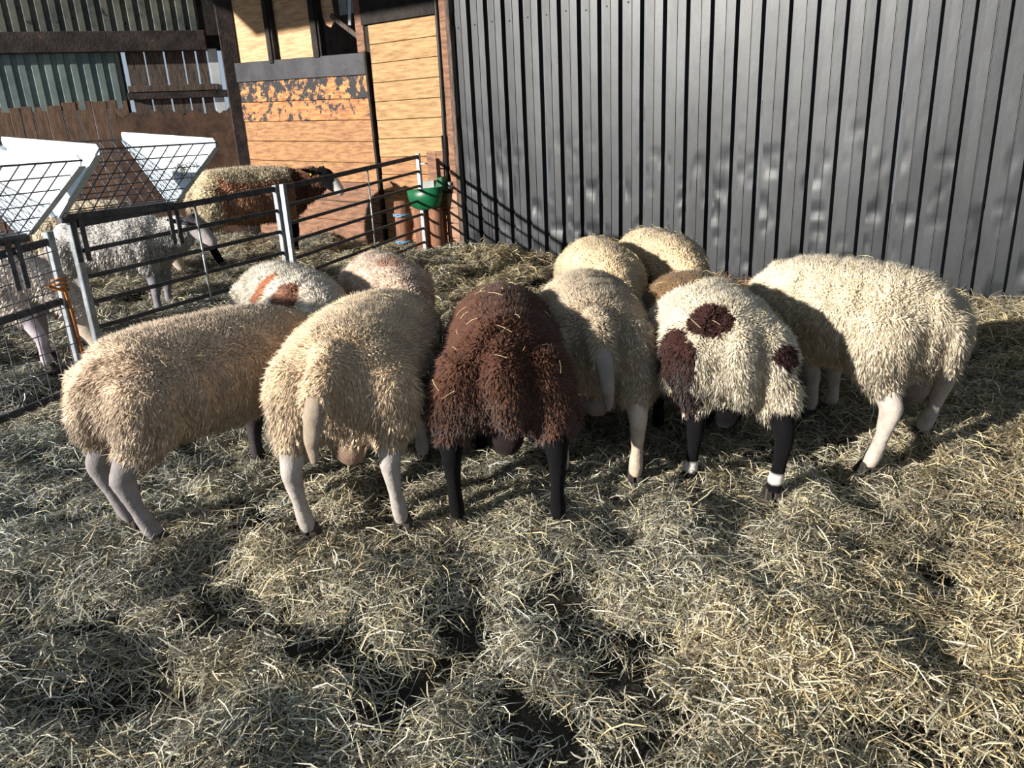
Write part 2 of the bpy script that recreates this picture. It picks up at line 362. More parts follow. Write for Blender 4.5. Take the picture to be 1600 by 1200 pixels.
bowl = thing('drinking_bowl', 'green plastic drinking bowl on round posts in the far corner', 'drinking bowl', wl(-3.6, .15, .55))
Bo = bowl.location
outer = [(-.22, .02, .27), (-.19, .17, .20), (.0, .22, .2), (.17, .17, .24), (.22, .02, .30)]
def bl(s, d, z): return WT * s + WN * d + Vector((0, 0, z))
bm_ = MB(); n = 14; rings = []
for (rad, z) in ((.10, .0), (.17, .03), (.205, .12), (.22, .22), (.205, .222), (.15, .10), (.02, .06)):
    rings.append([bm_.bm.verts.new(bl(rad * 1.05 * math.cos(2 * math.pi * k / n), rad * .75 * math.sin(2 * math.pi * k / n), z + .02 * math.cos(2 * math.pi * k / n) * (z > .1))) for k in range(n)])
for a, c in zip(rings, rings[1:]):
    for k in range(n): bm_.bm.faces.new([a[k], a[(k + 1) % n], c[(k + 1) % n], c[k]])
bm_.bm.faces.new(rings[0][::-1]); bm_.bm.faces.new(rings[-1])
bm_.build('basin', M['green'], bowl, True)
b = MB(); b.poly([bl(.10, -.12, .20), bl(.22, -.12, .20), bl(.23, -.12, .34), bl(.16, -.12, .33)], WN, .10); b.build('valve_housing', M['green'], bowl, bevel=.006)
b = MB(); b.poly([bl(-.2, -.15, .19), bl(.14, -.15, .19), bl(.14, -.15, .30), bl(-.2, -.15, .28)], WN, .02); b.build('back_plate', M['lid'], bowl, bevel=.004)
for i, (s, d, h, r, lab) in enumerate([(-3.70, .14, .57, .085, 'stout round wooden post under the green drinking bowl'), (-3.49, .14, .57, .08, 'darker round wooden post under the bowl beside the corner blocks'), (-3.93, .20, .64, .085, 'round wooden gate post tied with blue twine beside the drinking bowl')]):
    p = wl(s, d, 0); t = thing('round_post', lab, 'post', p, 0, 'round posts in the corner')
    b = MB(); b.tube([(0, 0, -.1), (0.004, 0, h * .5), (0, 0.003, h)], [r, r * .97, r * .95], 14); b.build('post_shaft', M['log'], t, True)
    if i == 2:
        for z in (.49, .20):
            tw = MB(); tw.tube([(r * 1.06 * math.cos(a), r * 1.06 * math.sin(a), z + .012 * math.sin(a * 2.5)) for a in np.linspace(0, 4 * math.pi, 28)], .008, 5); tw.build('twine_tie', M['blue_twine'], t, True)

# ---------------------------------------------------------------- left wall
mb = MB(); lbox(mb, -.1, 4.2, -.14, -.06, .5, .62); lbox(mb, -.1, 4.2, -.14, -.06, 3.0, 3.12)
for u in (1.28, 3.0, 4.1): lbox(mb, u, u + .1, -.15, -.05, 0, 3.5)
wall_left = mb.build('wall_left', M['girt'], kind='structure'); tag(wall_left, 'far left barn wall of sheeting, slats and boards')
def lsheet(u0, u1, z0, z1, m, per=.137, dep=.028, d=-.05):
    b = MB(); us = []; u = u0
    while u < u1 - 1e-6:
        us += [(u, 0), (u + per * .30, 0), (u + per * .42, dep), (u + per * .88, dep)]; u += per
    us.append((u1, 0))
    r0 = [b.bm.verts.new(ll(a, d + c, z0)) for a, c in us]; r1 = [b.bm.verts.new(ll(a, d + c, z1)) for a, c in us]
    for i in range(len(us) - 1): b.bm.faces.new([r0[i], r0[i + 1], r1[i + 1], r1[i]])
    o = b.build('corrugated_sheet', m, wall_left); so = o.modifiers.new('gauge', 'SOLIDIFY'); so.thickness = .004
    return o
for k in range(4): lsheet(.30 + k * .96, .30 + (k + 1) * .96, 2.60, 3.6, M['old_sheet'])
for k in range(3): lsheet(1.30 + k * .96, 1.30 + (k + 1) * .96, 1.78, 2.46, M['green_sheet'])
b = MB(); lbox(b, .28, 4.2, -.01, .08, 2.41, 2.64); b.build('beam', M['dark_beam'], wall_left, bevel=.008)
for k, u in enumerate((.30, .435, .58, .80, 1.02)):                        # slats with daylight between
    wd = (.115, .13, .20, .205, .205)[k]
    b = MB(); lbox(b, u, u + wd, -.06, -.035, 1.4, 2.45); b.build('slat', M['slat'], wall_left, bevel=.003)
b = MB(); lbox(b, .17, .285, -.06, -.03, 1.4, 2.44); b.build('pale_slat', M['white'], wall_left, bevel=.003)
b = MB(); lbox(b, .06, 1.28, -.03, .02, 1.87, 1.955); b.build('rail', M['dark_beam'], wall_left, bevel=.005)
b = MB(); lbox(b, .22, 1.26, -.03, .03, 1.955, 2.03); b.build('rail', M['slat'], wall_left, bevel=.005)
b = MB(); lbox(b, .10, .33, -.12, -.04, 2.42, 3.6); b.build('upper_post', M['girt'], wall_left, bevel=.008)
b = MB(); lbox(b, -.08, .12, -.10, .05, 0, 3.6); b.build('corner_post', M['dark_beam'], wall_left, bevel=.01)
u = 1.30; k = 0
while u < 4.1:
    wd = (.125, .115, .165, .165, .16, .17, .15)[k % 7]
    b = MB(); lbox(b, u, u + wd - .006, -.05, -.02 + .004 * (k % 3), .0, 1.84 + (.03 if k < 5 else -.01) + .01 * (k % 2)); b.build('board', M['brown_board'], wall_left, bevel=.004); u += wd; k += 1
top = [(.05 + i * .07, 1.69 + .035 * math.sin(i * 1.9) + .03 * random.random()) for i in range(21)]
b = MB().poly([ll(u_, .0, z_) for u_, z_ in [(1.5, .0), (.04, .0)] + top + [(1.5, 1.5)]], LN, .02); b.build('torn_sheet', M['torn'], wall_left)

# ---------------------------------------------------------------- roof over the back of the shed
b = MB(); wbox(b, -8.2, 5.2, -1.4, 4.5, 3.95, 4.02); ceil = b.build('ceiling', M['roof'], kind='structure'); tag(ceil, 'sheet roof over the back of the shed')

# ---------------------------------------------------------------- hurdles
FQ = Vector((-0.87, 8.45, 0)); FJ = Vector((-1.70, 6.15, 0)); FK = Vector((-2.545, 4.63, 0)); FA = Vector((-2.50, 4.30, 0)); FL = Vector((-3.02, 2.84, 0))
def hurdle(name, label, a, b_, za, zb_, ta, tb, nrail, stays, mesh=False, rails=None):
    """a,b_ ends; za/zb_ foot heights, ta/tb top heights"""
    root = thing(name, label, 'hurdle', (a.x, a.y, 0)); O = root.location
    d = (b_ - a).normalized(); nrm = Vector((-d.y, d.x, 0))
    def P(f, h):
        lo = za + (zb_ - za) * f; hi = ta + (tb - ta) * f
        p = a.lerp(b_, f); return Vector((p.x, p.y, lo + (hi - lo) * h)) - O
    for f in (0, 1):
        MB().bar(P(f, -.04), P(f, 1.03), .042, .042, side=tuple(d)).build('post', M['galv'], root, bevel=.004)
    hs = rails or [i / (nrail - 1) for i in range(nrail)]
    for i, h in enumerate(hs):
        if mesh or i in (0, len(hs) - 1): MB().bar(P(0, h), P(1, h), .022, .040).build('rail', M['rail_steel'], root, bevel=.004)
        else: MB().bar(P(0, h), P(1, h), .020, .026).build('rail', M['rail_steel'], root, bevel=.004)
    for f in stays: MB().tube([P(f, 0) + nrm * .014, P(f, 1) + nrm * .014], .008, 6).build('stay', M['galv'], root, True)
    return root, P, nrm
hc, PC, nC = hurdle('sheep_hurdle', 'galvanised railed hurdle tied to the round post in the far corner', FQ, FJ + Vector((.0, .02, 0)), .06, .03, 1.10, 1.00, 8, (.46,))
bt = MB().bar(PC(0, .93), PC(0, .93) + WT * .12, .012, .012).build('latch_pin', M['galv'], hc)
hb, PB, nB = hurdle('sheep_hurdle', 'middle galvanised railed hurdle carrying a hay rack', FJ + Vector((-.03, -.07, 0)), FK, .03, 0.01, 1.0, .945, 7, (.47,))
ha, PA, nA = hurdle('mesh_hurdle', 'wire mesh hurdle at the left edge with orange twine on its post', FA, FL, 0.03, .02, .925, .80, 3, (), True, [0.03, .60, .97])
for i in range(17):
    f = (i + .5) / 17
    MB().tube([PA(f, .03) + nA * .016, PA(f, .97) + nA * .016], .0032, 5).build('mesh_wire', M['wire'], ha)
for i in range(8):
    h = .03 + .94 * (i + .5) / 8
    MB().tube([PA(0, h) + nA * .019, PA(1, h) + nA * .019], .0032, 5).build('mesh_wire', M['wire'], ha)
tw = MB(); p0 = PA(0, .66); tw.tube([p0 + Vector((.0, -.12, .05)), p0 + Vector((.03, -.02, .0)), p0 + Vector((.035, -.01, -.12)), p0 + Vector((.03, 0, -.3)), p0 + Vector((.03, .0, -.46))], .009, 6); tw.build('orange_twine', M['orange_twine'], ha, True)
tw = MB(); tw.tube([p0 + Vector((.036 * math.cos(t), .036 * math.sin(t), .004 * t)) for t in np.linspace(0, 6 * math.pi, 40)], .006, 5); tw.build('twine_knot', M['orange_twine'], ha, True)

# ---------------------------------------------------------------- hay racks hung on the hurdles
def rack(label, p_right, length, zap, fd, hw=(.50, .38), hh=.44):
    """V-shaped rack, apex along the rail; p_right is its right end, fd the rail's direction"""
    fd = fd.normalized(); fn = Vector((fd.y, -fd.x, 0))              # fn points into the near pen
    root = thing('hay_rack', label, 'hay rack', (p_right.x, p_right.y, zap), 0, 'hay racks on the hurdles')
    def Q(t, c, h): return -fd * t * length + fn * c * (hw[0] if c > 0 else hw[1]) + Vector((0, 0, h * hh))
    for t in (0, 1):
        out = [Q(t, -.07, -.0), Q(t, .07, .0), Q(t, .98, .76), Q(t, 1.0, .83), Q(t, .96, .89), Q(t, -.97, 1.04), Q(t, -1.0, 1.0), Q(t, -.98, .92)]
        off = -fd * (.004 if t == 0 else -.004)
        pl_ = MB().poly([p + off for p in out], -fd if t == 0 else fd, .006).build('end_plate', M['galv_sheet'], root)
        fl = MB()                                                    # turned-in edge flange
        for a, c in ((out[1], out[2]), (out[0], out[7])):
            fl.bar(a, c, .045, .006, side=tuple(fd))
        fl.build('plate_flange', M['galv_sheet'], pl_)
    MB().bar(Q(0, .0, -.03), Q(1, .0, -.03), .06, .045).build('bottom_channel', M['rail_steel'], root, bevel=.004)
    for sgn in (-1, 1):
        nw = int(length / .085)
        for i in range(nw + 1):
            t = i / nw; MB().tube([Q(t, sgn * .08, .0), Q(t, sgn * 1.0, .93 - .1 * (sgn > 0))], .0035, 5).build('mesh_wire', M['wire'], root)
        for j in range(6):
            h = .06 + .87 * j / 5; c = sgn * (.08 + .92 * h / .93)
            h2 = h * (.89 if sgn > 0 else 1); MB().tube([Q(0, c, h2), Q(1, c, h2)], .0035 if j < 5 else .005, 5).build('mesh_wire', M['wire'], root)
    for t in (.06, .90):                                            # hooks over the rail
        hk = MB()
        for dd in (-.028, .028):
            q = Q(t, .08, 0) - fd * dd; hk.bar(q + Vector((0, 0, -.02)), q + Vector((0, 0, -.27)), .006, .03, side=tuple(fd))
        hk.build('hook', M['rail_steel'], root)
    return root, Q
r1, Q1 = rack('far hay rack with galvanised end plates above the middle hurdle', FJ.lerp(FK, .58), .80, 1.0, FJ - FK)
r2, Q2 = rack('near hay rack at the left edge above the mesh hurdle', Vector((-2.545, 4.17, 0)), 2.0, .955, FA - FL)
wisp = MB()
for k in range(60):
    p = Q1(.06 + .12 * random.random(), .45 + .15 * random.random(), .40 + .18 * random.random())
    dv = Vector((random.uniform(-1, 1), random.uniform(-1, 1), random.uniform(-1.2, .6))).normalized() * random.uniform(.04, .10)
    wisp.tube([p, p + dv * .5 + Vector((0, 0, .008)), p + dv], .0016, 3, False)
wo = wisp.build('hay_wisp', pmat('dull_hay', srgb(120, 110, 78), srgb(80, 72, 50), 20, .9), r1, kind='stuff')

# ---------------------------------------------------------------- sheep
CREAM = srgb(214, 190, 152); GREYW = srgb(176, 158, 134); WHITE = srgb(226, 216, 200); BROWN = srgb(104, 62, 46); DBROWN = srgb(62, 38, 32)
TANW = srgb(202, 172, 124); PINKW = srgb(212, 188, 170)
SKIN_PALE = srgb(196, 180, 164); SKIN_GREY = srgb(140, 134, 134); SKIN_BLACK = srgb(13, 12, 14)

def ring_tube(bm, pts, rad, n=16):
    """closed tube with elliptic rings; rad entries (lateral, other)"""
    pts = [Vector(p) for p in pts]; rings = []; m_ = len(pts)
    for i, p in enumerate(pts):
        d = (pts[min(i + 1, m_ - 1)] - pts[max(i - 1, 0)]).normalized()
        lat = Vector((0, 1, 0)); lat = (lat - d * lat.dot(d))
        if lat.length < .3: lat = Vector((1, 0, 0)) - d * d.x
        lat.normalize(); o = d.cross(lat)
        a, b = rad[i]
        rings.append([bm.verts.new(p + lat * a * math.cos(t) + o * b * math.sin(t)) for t in [2 * math.pi * k / n for k in range(n)]])
    for A, B in zip(rings, rings[1:]):
        for k in range(n): bm.faces.new([A[k], A[(k + 1) % n], B[(k + 1) % n], B[k]])
    for R, sgn in ((rings[0], -1), (rings[-1], 1)):
        i = 0 if sgn < 0 else -1; j = 1 if sgn < 0 else -2
        d = (pts[i] - pts[j]).normalized(); c = bm.verts.new(pts[i] + d * min(rad[i]) * .6)
        for k in range(n):
            f = [R[k], R[(k + 1) % n], c]; bm.faces.new(f if sgn > 0 else f[::-1])

def sheep(label, pos, heading, scale=1.0, feet=None, wool=CREAM, leg=SKIN_PALE, headcol=SKIN_PALE, head='down', headturn=0.0,
          fat=1.0, tail='grey', tail_y=0.0, tailcol=None, scrotum=None, patch=None, ntuft=13000, tuft=1.0, legpaint=None, seed=1,
          woolleg=.30, curl=False, straw=60, z0=None, eartag=False, long=1.0, lift=0.0):
    r_ = np.random.default_rng(seed)
    if z0 is None: z0 = float(base_h(pos[0], pos[1])) + .028
    root = thing('sheep', label, 'sheep', (pos[0], pos[1], z0), math.radians(heading), 'flock of sheep')
    root.scale = (scale,) * 3
    ca, sa = math.cos(math.radians(heading)), math.sin(math.radians(heading))
    def tolocal(p): dx, dy = p[0] - pos[0], p[1] - pos[1]; return ((dx * ca + dy * sa) / scale, (-dx * sa + dy * ca) / scale)
    tubes = []      # (pts, rads, wool flags, cols)
    wl_ = wool
    tr = [(-.445, .60, .08, .09), (-.41, .59, .15, .15), (-.34, .565, .215, .20), (-.2, .562, .248, .212), (0, .55, .258, .222), (.18, .55, .248, .218), (.32, .553, .215, .199), (.42, .55, .15, .155)]
    tubes.append(([(x * long, 0, z) for x, z, a, b in tr], [(a * fat, b) for x, z, a, b in tr], [1] * 8, [wl_] * 8))
    # hind and fore legs
    fl = dict(hl=(-.33, .165), hr=(-.33, -.165), fl=(.31, .12), fr=(.31, -.12))
    if feet:
        for k, p in feet.items(): fl[k] = tolocal(p)
    hoof_at = []
    for k in ('hl', 'hr'):
        fx, fy = fl[k]; sg = 1 if k == 'hl' else -1
        def q(x, y, z, t): return (x * long * (1 - t) + (fx + (x + .315)) * t, y * sg * (1 - t) + fy * t, z)
        pts = [q(-.28, .115, .575, 0), q(-.315, .142, .485, .3), q(-.335, .16, .415, .65), q(-.365, .165, .36, .9), q(-.405, .165, .295, 1), q(-.375, .16, .17, 1), q(-.345, .16, .08, 1), q(-.325, .16, .035, 1)]
        rad = [(.13 * fat, .165), (.118 * fat, .145), (.092, .105), (.050, .064), (.036, .050), (.0255, .031), (.031, .036), (.029, .034)]
        tubes.append((pts, rad, [1, 1, 1, .3, 0, 0, 0, 0], [wl_, wl_, wl_, leg, leg, leg, leg, leg])); hoof_at.append((pts[-1], k))
    for k in ('fl', 'fr'):
        fx, fy = fl[k]; sg = 1 if k == 'fl' else -1
        def q(x, y, z, t): return (x * long * (1 - t) + (fx + (x - .305)) * t, y * sg * (1 - t) + fy * t, z)
        pts = [q(.25, .12, .52, 0), q(.27, .125, .41, .3), q(.29, .12, .315, .7), q(.295, .12, .21, 1), q(.285, .12, .13, 1), q(.285, .12, .075, 1), q(.30, .12, .035, 1)]
        rad = [(.10, .14), (.07, .09), (.046, .055), (.038, .043), (.027, .03), (.031, .034), (.031, .035)]
        tubes.append((pts, rad, [1, 1, .3, 0, 0, 0, 0], [wl_, wl_, leg, leg, leg, leg, leg])); hoof_at.append((pts[-1], k))
    # neck and head
    t_ = math.radians(headturn)
    def ht(x, y, z, k=1.0):      # swing the head sideways about the neck root
        a = t_ * k; dx = x - .38; return (.38 + dx * math.cos(a) - y * math.sin(a), dx * math.sin(a) + y * math.cos(a), z)
    if head == 'down':
        nk = [(.34, 0, .58), (.47, 0, .52), (.58, 0, .42), (.645, 0, .335)]; hd = [(.65, 0, .33), (.69, 0, .25), (.735, 0, .15), (.765, 0, .085), (.775, 0, .055)]
        ear = (.655, .085, .32); ed = (-.01, 1, -.25); eye = (.70, .058, .235)
    elif head == 'up':
        nk = [(.33, 0, .58), (.44, 0, .67), (.52, 0, .77), (.565, 0, .85)]; hd = [(.55, 0, .875), (.63, 0, .86), (.715, 0, .80), (.775, 0, .755), (.80, 0, .735)]
        ear = (.55, .075, .90); ed = (-.35, .8, .45); eye = (.645, .060, .868)
    else:   # level
        nk = [(.33, 0, .57), (.46, 0, .60), (.56, 0, .64), (.62, 0, .67)]; hd = [(.61, 0, .69), (.68, 0, .665), (.755, 0, .60), (.80, 0, .55), (.82, 0, .525)]
        ear = (.60, .08, .715); ed = (-.25, .9, .25); eye = (.70, .058, .672)
    nk = [ht(*p, .5 + .17 * i) for i, p in enumerate(nk)]; hd = [ht(*p) for p in hd]
    tubes.append((nk, [(.155, .165), (.125, .14), (.10, .115), (.082, .09)], [1, 1, 1, .8], [wl_, wl_, wl_, wl_]))
    tubes.append((hd, [(.074, .078), (.074, .082), (.056, .064), (.045, .048), (.034, .03)], [0] * 5, [headcol] * 3 + [headcol] * 2))
    ears = []
    for sg in (1, -1):
        e0 = Vector((ear[0], ear[1] * sg * .8, ear[2])); dv = Vector((ed[0], ed[1] * sg, ed[2])).normalized()
        pts = [e0, e0 + dv * .05, e0 + dv * .10, e0 + dv * .145]
        pts = [ht(*p) for p in pts]
        tubes.append((pts, [(.02, .018), (.033, .017), (.028, .015), (.010, .010)], [0] * 4, [headcol] * 4)); ears.append(pts)
    # tail
    tcol = tailcol or (leg if tail == 'grey' else wl_)
    ty = tail_y; tw = 1 if tail == 'wool' else 0
    if tw: tubes.append(([(-.38, 0, .68), (-.455, ty * .2, .61), (-.49, ty * .6, .53), (-.485, ty, .45), (-.465, ty, .40)], [(.05, .05), (.050, .035), (.042, .026), (.034, .022), (.02, .015)], [1, 1, .7, .7, .7], [wl_] * 5))
    else: tubes.append(([(-.39, 0, .70), (-.49, ty * .15, .645), (-.555, ty * .5, .56), (-.572, ty * .85, .46), (-.55, ty, .365)], [(.05, .05), (.046, .042), (.038, .034), (.030, .026), (.015, .015)], [1, .30, 0, 0, 0], [wl_, tcol, tcol, tcol, tcol]))
    if scrotum is not None:
        tubes.append(([(-.30, 0, .44), (-.335, 0, .37), (-.345, 0, .315), (-.34, 0, .28)], [(.045, .04), (.064, .05), (.066, .052), (.04, .03)], [0] * 4, [scrotum] * 4))
    bm = bmesh.new()
    for pts, rad, f, c in tubes: ring_tube(bm, pts, rad)
    # cloven split cue: two toes are separate hoof children
    bmesh.ops.recalc_face_normals(bm, faces=bm.faces)
    tmp = bpy.data.meshes.new('tmp'); bm.to_mesh(tmp); bm.free()
    to = bpy.data.objects.new('tmp', tmp); C.objects.link(to)
    rm = to.modifiers.new('r', 'REMESH'); rm.mode = 'VOXEL'; rm.voxel_size = .0155
    sm = to.modifiers.new('s', 'SMOOTH'); sm.factor = .5; sm.iterations = 4
    dg = bpy.context.evaluated_depsgraph_get(); dg.update()
    me = bpy.data.meshes.new_from_object(to.evaluated_get(dg)); me.name = 'body'
    bpy.data.objects.remove(to, do_unlink=True); bpy.data.meshes.remove(tmp)
    nv = len(me.vertices); V = np.empty(nv * 3, np.float32); me.vertices.foreach_get('co', V); V = V.reshape(-1, 3).astype(float)
    # nearest tube decides wool and colour
    best = np.full(nv, 1e9); wm = np.zeros(nv); col = np.zeros((nv, 3))
    for pts, rad, f, c in tubes:
        pts = np.array([tuple(p) for p in pts]); rr = np.array([(a + b) / 2 for a, b in rad]); f = np.array(f, float); c = np.array(c, float)
        for i in range(len(pts) - 1):
            a, b = pts[i], pts[i + 1]; ab = b - a; t = np.clip(((V - a) @ ab) / (ab @ ab), 0, 1)
            dd = np.linalg.norm(V - (a + t[:, None] * ab), axis=1) - (rr[i] * (1 - t) + rr[i + 1] * t)
            m_ = dd < best; best[m_] = dd[m_]
            wm[m_] = (f[i] * (1 - t) + f[i + 1] * t)[m_]; col[m_] = (c[i] * (1 - t)[:, None] + c[i + 1] * t[:, None])[m_]
    wm = np.where((wm > .01) & (wm < .9), np.clip(wm + .5 * (vn(V[:, 0] * 30 + V[:, 1] * 17, V[:, 2] * 30, seed) - .5), 0, 1), wm)
    iswool = wm > .45
    def paint(p, cc):
        out = np.array(cc)
        n_ = vn(p[:, 0] * 7 + 5 * seed, p[:, 2] * 7 + p[:, 1] * 5, 40 + seed)
        out *= (.86 + .24 * n_)[:, None]
        if patch: out = patch(p, out, n_)
        return out
    if legpaint is not None: col = np.where(iswool[:, None], col, legpaint(V, col))
    col = np.where(iswool[:, None], paint(V, np.repeat(np.array([wl_]), nv, 0)) * .92, col)
    set_col(me, col)
    # the coat parts into vertical folds
    nrm = np.empty(nv * 3, np.float32); me.vertices.foreach_get('normal', nrm); nrm = nrm.reshape(-1, 3)
    st_ = vn(V[:, 0] * 22 + V[:, 1] * 19, V[:, 2] * 7 + V[:, 1] * 3, seed + 2) * .6 + vn(V[:, 0] * 9 - V[:, 1] * 8, V[:, 2] * 5, seed + 6) * .4
    V = V + nrm * (np.where(iswool, .030 * (st_ - .55) * (1 - .6 * np.clip(nrm[:, 2], 0, 1)), 0))[:, None]
    me.vertices.foreach_set('co', V.astype(np.float32).ravel()); me.update()
    body = link('body', me, M['skin'], root, True)
    # ---- fleece: locks of wool growing from the coat
    me.calc_loop_triangles(); nt = len(me.loop_triangles); tri = np.empty(nt * 3, np.int32); me.loop_triangles.foreach_get('vertices', tri); tri = tri.reshape(-1, 3)
    tri = tri[iswool[tri].all(1)]
    A, B, D = V[tri[:, 0]], V[tri[:, 1]], V[tri[:, 2]]
    cr = np.cross(B - A, D - A); ar = np.linalg.norm(cr, axis=1)
    # fewer locks underneath
    NZ = cr[:, 2] / (ar + 1e-12); wgt = ar * np.where(NZ < -.5, .4, 1.0)
    nrm = np.empty(nv * 3, np.float32); me.vertices.foreach_get('normal', nrm); nrm = nrm.reshape(-1, 3)
    def grow(n, fine):
        idx = r_.choice(len(tri), n, p=wgt / wgt.sum()); u = r_.random((n, 2)); fl_ = u.sum(1) > 1; u[fl_] = 1 - u[fl_]
        P = A[idx] + (B - A)[idx] * u[:, :1] + (D - A)[idx] * u[:, 1:]
        Nn = nrm[tri[idx, 0]].astype(float)
        flow = np.stack([np.full(n, -.35), np.zeros(n), np.full(n, -1.0)], 1)
        flow -= Nn * (flow * Nn).sum(1)[:, None]; flow += r_.normal(0, .12, (n, 3))
        # neighbouring locks lean together so that clefts open between groups
        g1 = vn(P[:, 0] * 34 + P[:, 1] * 29, P[:, 2] * 14, seed + 3) - .5; g2 = vn(P[:, 2] * 14, P[:, 0] * 32 + P[:, 1] * 27, seed + 4) - .5
        topn = np.clip(Nn[:, 2], 0, 1)
        k_n = (.30 + .85 * topn)[:, None]; k_f = (1.0 - .65 * topn)[:, None]; tang = np.cross(Nn, flow)
        dirn = Nn * k_n + flow * k_f + tang * (g1 * 1.1)[:, None] + r_.normal(0, (.20 if fine else .15) + (.15 if curl else 0), (n, 3))
        dirn /= np.linalg.norm(dirn, axis=1)[:, None]
        ln = (.021 + .011 * r_.random(n) + .014 * g2 + .016 * (1 - topn)) * tuft * (1.12 if fine else .92); ln *= np.where(wm[tri[idx, 0]] < .9, .7, 1)
        rd = ((.0021 + .0014 * r_.random(n)) if fine else (.0042 + .0022 * r_.random(n))) * math.sqrt(26000 / ntuft) * (1.15 if curl else 1.0)
        X = np.cross(dirn, r_.normal(0, 1, (n, 3))); X /= np.linalg.norm(X, axis=1)[:, None]; Y = np.cross(dirn, X)
        base = P - dirn * .006; bend = flow * .35 + r_.normal(0, .35, (n, 3))
        tip = base + dirn * ln[:, None] + bend * (ln * .28)[:, None]; ph = r_.random(n) * 6.28
        cc = paint(P, np.repeat(np.array([wl_]), n, 0)) * (.86 + .30 * r_.random(n))[:, None]
        nvx = 4 if fine else 7; VV = np.empty((n, nvx, 3))
        for k in range(3):
            a = ph + k * 2.0944; ofs = X * np.cos(a)[:, None] + Y * np.sin(a)[:, None]
            VV[:, k] = base + ofs * rd[:, None]
            if not fine: VV[:, 3 + k] = base + dirn * (ln * .6)[:, None] + ofs * (rd * .85)[:, None]
        VV[:, -1] = tip
        Fs = np.array([[0, 1, 3], [1, 2, 3], [2, 0, 3]]) if fine else np.array([[0, 1, 4], [0, 4, 3], [1, 2, 5], [1, 5, 4], [2, 0, 3], [2, 3, 5], [3, 4, 6], [4, 5, 6], [5, 3, 6]])
        F = ((np.arange(n) * nvx)[:, None, None] + Fs[None]).reshape(-1, 3)
        return VV.reshape(-1, 3), F, np.repeat(cc, nvx, 0), P, Nn
    V1, F1, C1, P, Nn = grow(int(ntuft * .55), False); V2, F2, C2, _, _ = grow(int(ntuft * 1.7), True)
    fm = np_mesh('fleece', np.concatenate([V1, V2]), np.concatenate([F1, F2 + len(V1)]), np.concatenate([C1, C2]))
    link('fleece', fm, M['wool'], root, True, 'stuff')
    # ---- hooves: two toes each
    hb_ = MB()
    for sgy in (-1, 1):
        hb_.hexa([(-.022, sgy * .004, -.035), (.046, sgy * .004, -.035), (.040, sgy * .026, -.035), (-.022, sgy * .030, -.035),
                  (-.020, sgy * .003, .010), (.018, sgy * .003, .012), (.014, sgy * .022, .012), (-.018, sgy * .024, .010)])
    h0 = hb_.build('hoof', M['hoof'], root, bevel=.004); first = True
    for p, k in hoof_at:
        o = h0 if first else h0.copy()
        if not first: C.objects.link(o); o.parent = root
        o.location = (p[0] + .008, p[1], p[2]); o.scale = (1.15, 1.2, 1.15); first = False
    if head != 'down':
        for sg in (1, -1):
            e = MB(); e.tube([ht(eye[0] - .010, eye[1] * sg, eye[2]), ht(eye[0] - .004, (eye[1] + .008) * sg, eye[2] + .001), ht(eye[0] + .004, (eye[1] + .009) * sg, eye[2]), ht(eye[0] + .012, eye[1] * sg, eye[2])], [.006, .013, .013, .006], 8); e.build('eye', M['eye'], root, True)
        if eartag:
            for ep in ears:
                q = Vector(ep[1]); MB().box(q + Vector((.012, -.012, -.035)), q + Vector((.018, .020, .012))).build('ear_tag', M['tagy'], root, bevel=.002)
    # ---- stray hay stems caught in the wool
    if straw:
        tp = np.where(Nn[:, 2] > .15)[0]; pick = r_.choice(tp, straw); st = MB()
        for i in pick:
            p = Vector(P[i] + Nn[i] * .030); d = Vector(r_.normal(0, 1, 3)); nn = Vector(Nn[i]); d -= nn * d.dot(nn) * .9; d = d.normalized() * r_.uniform(.02, .06)
            st.tube([p - d * .5, p + nn * .006, p + d * .5 + nn * .004], .0010, 3, False)
        st.build('stray_hay', M['straw_bits'], root, kind='stuff')
    return root
M['straw_bits'] = pmat('straw_bits', srgb(220, 204, 158), srgb(180, 162, 118), 20, .8)

def ell(p, c, r): return ((p[:, 0] - c[0]) / r[0]) ** 2 + ((p[:, 1] - c[1]) / r[1]) ** 2 + ((p[:, 2] - c[2]) / r[2]) ** 2
def patches(lst, wob=.8):
    def f(p, col, n_):
        for c, r, rgb in lst:
            m_ = ell(p, c, r) + wob * (n_ - .5) < 1; col[m_] = np.array(rgb) * (.8 + .4 * n_[m_])[:, None]
        return col
    return f
def blackleg(V, col):
    """black legs with a white sock above the hoof"""
    c = np.repeat(np.array([SKIN_BLACK]), len(V), 0)
    s = (V[:, 2] < .13) & (V[:, 2] > .075) & (V[:, 0] < 0); c[s] = srgb(216, 208, 200); return np.where((V[:, 2] < .42)[:, None], c, col)

def darkfore(V, col):
    c = np.array(col); c[(V[:, 0] > .1) & (V[:, 2] < .45)] = srgb(62, 58, 60); return c
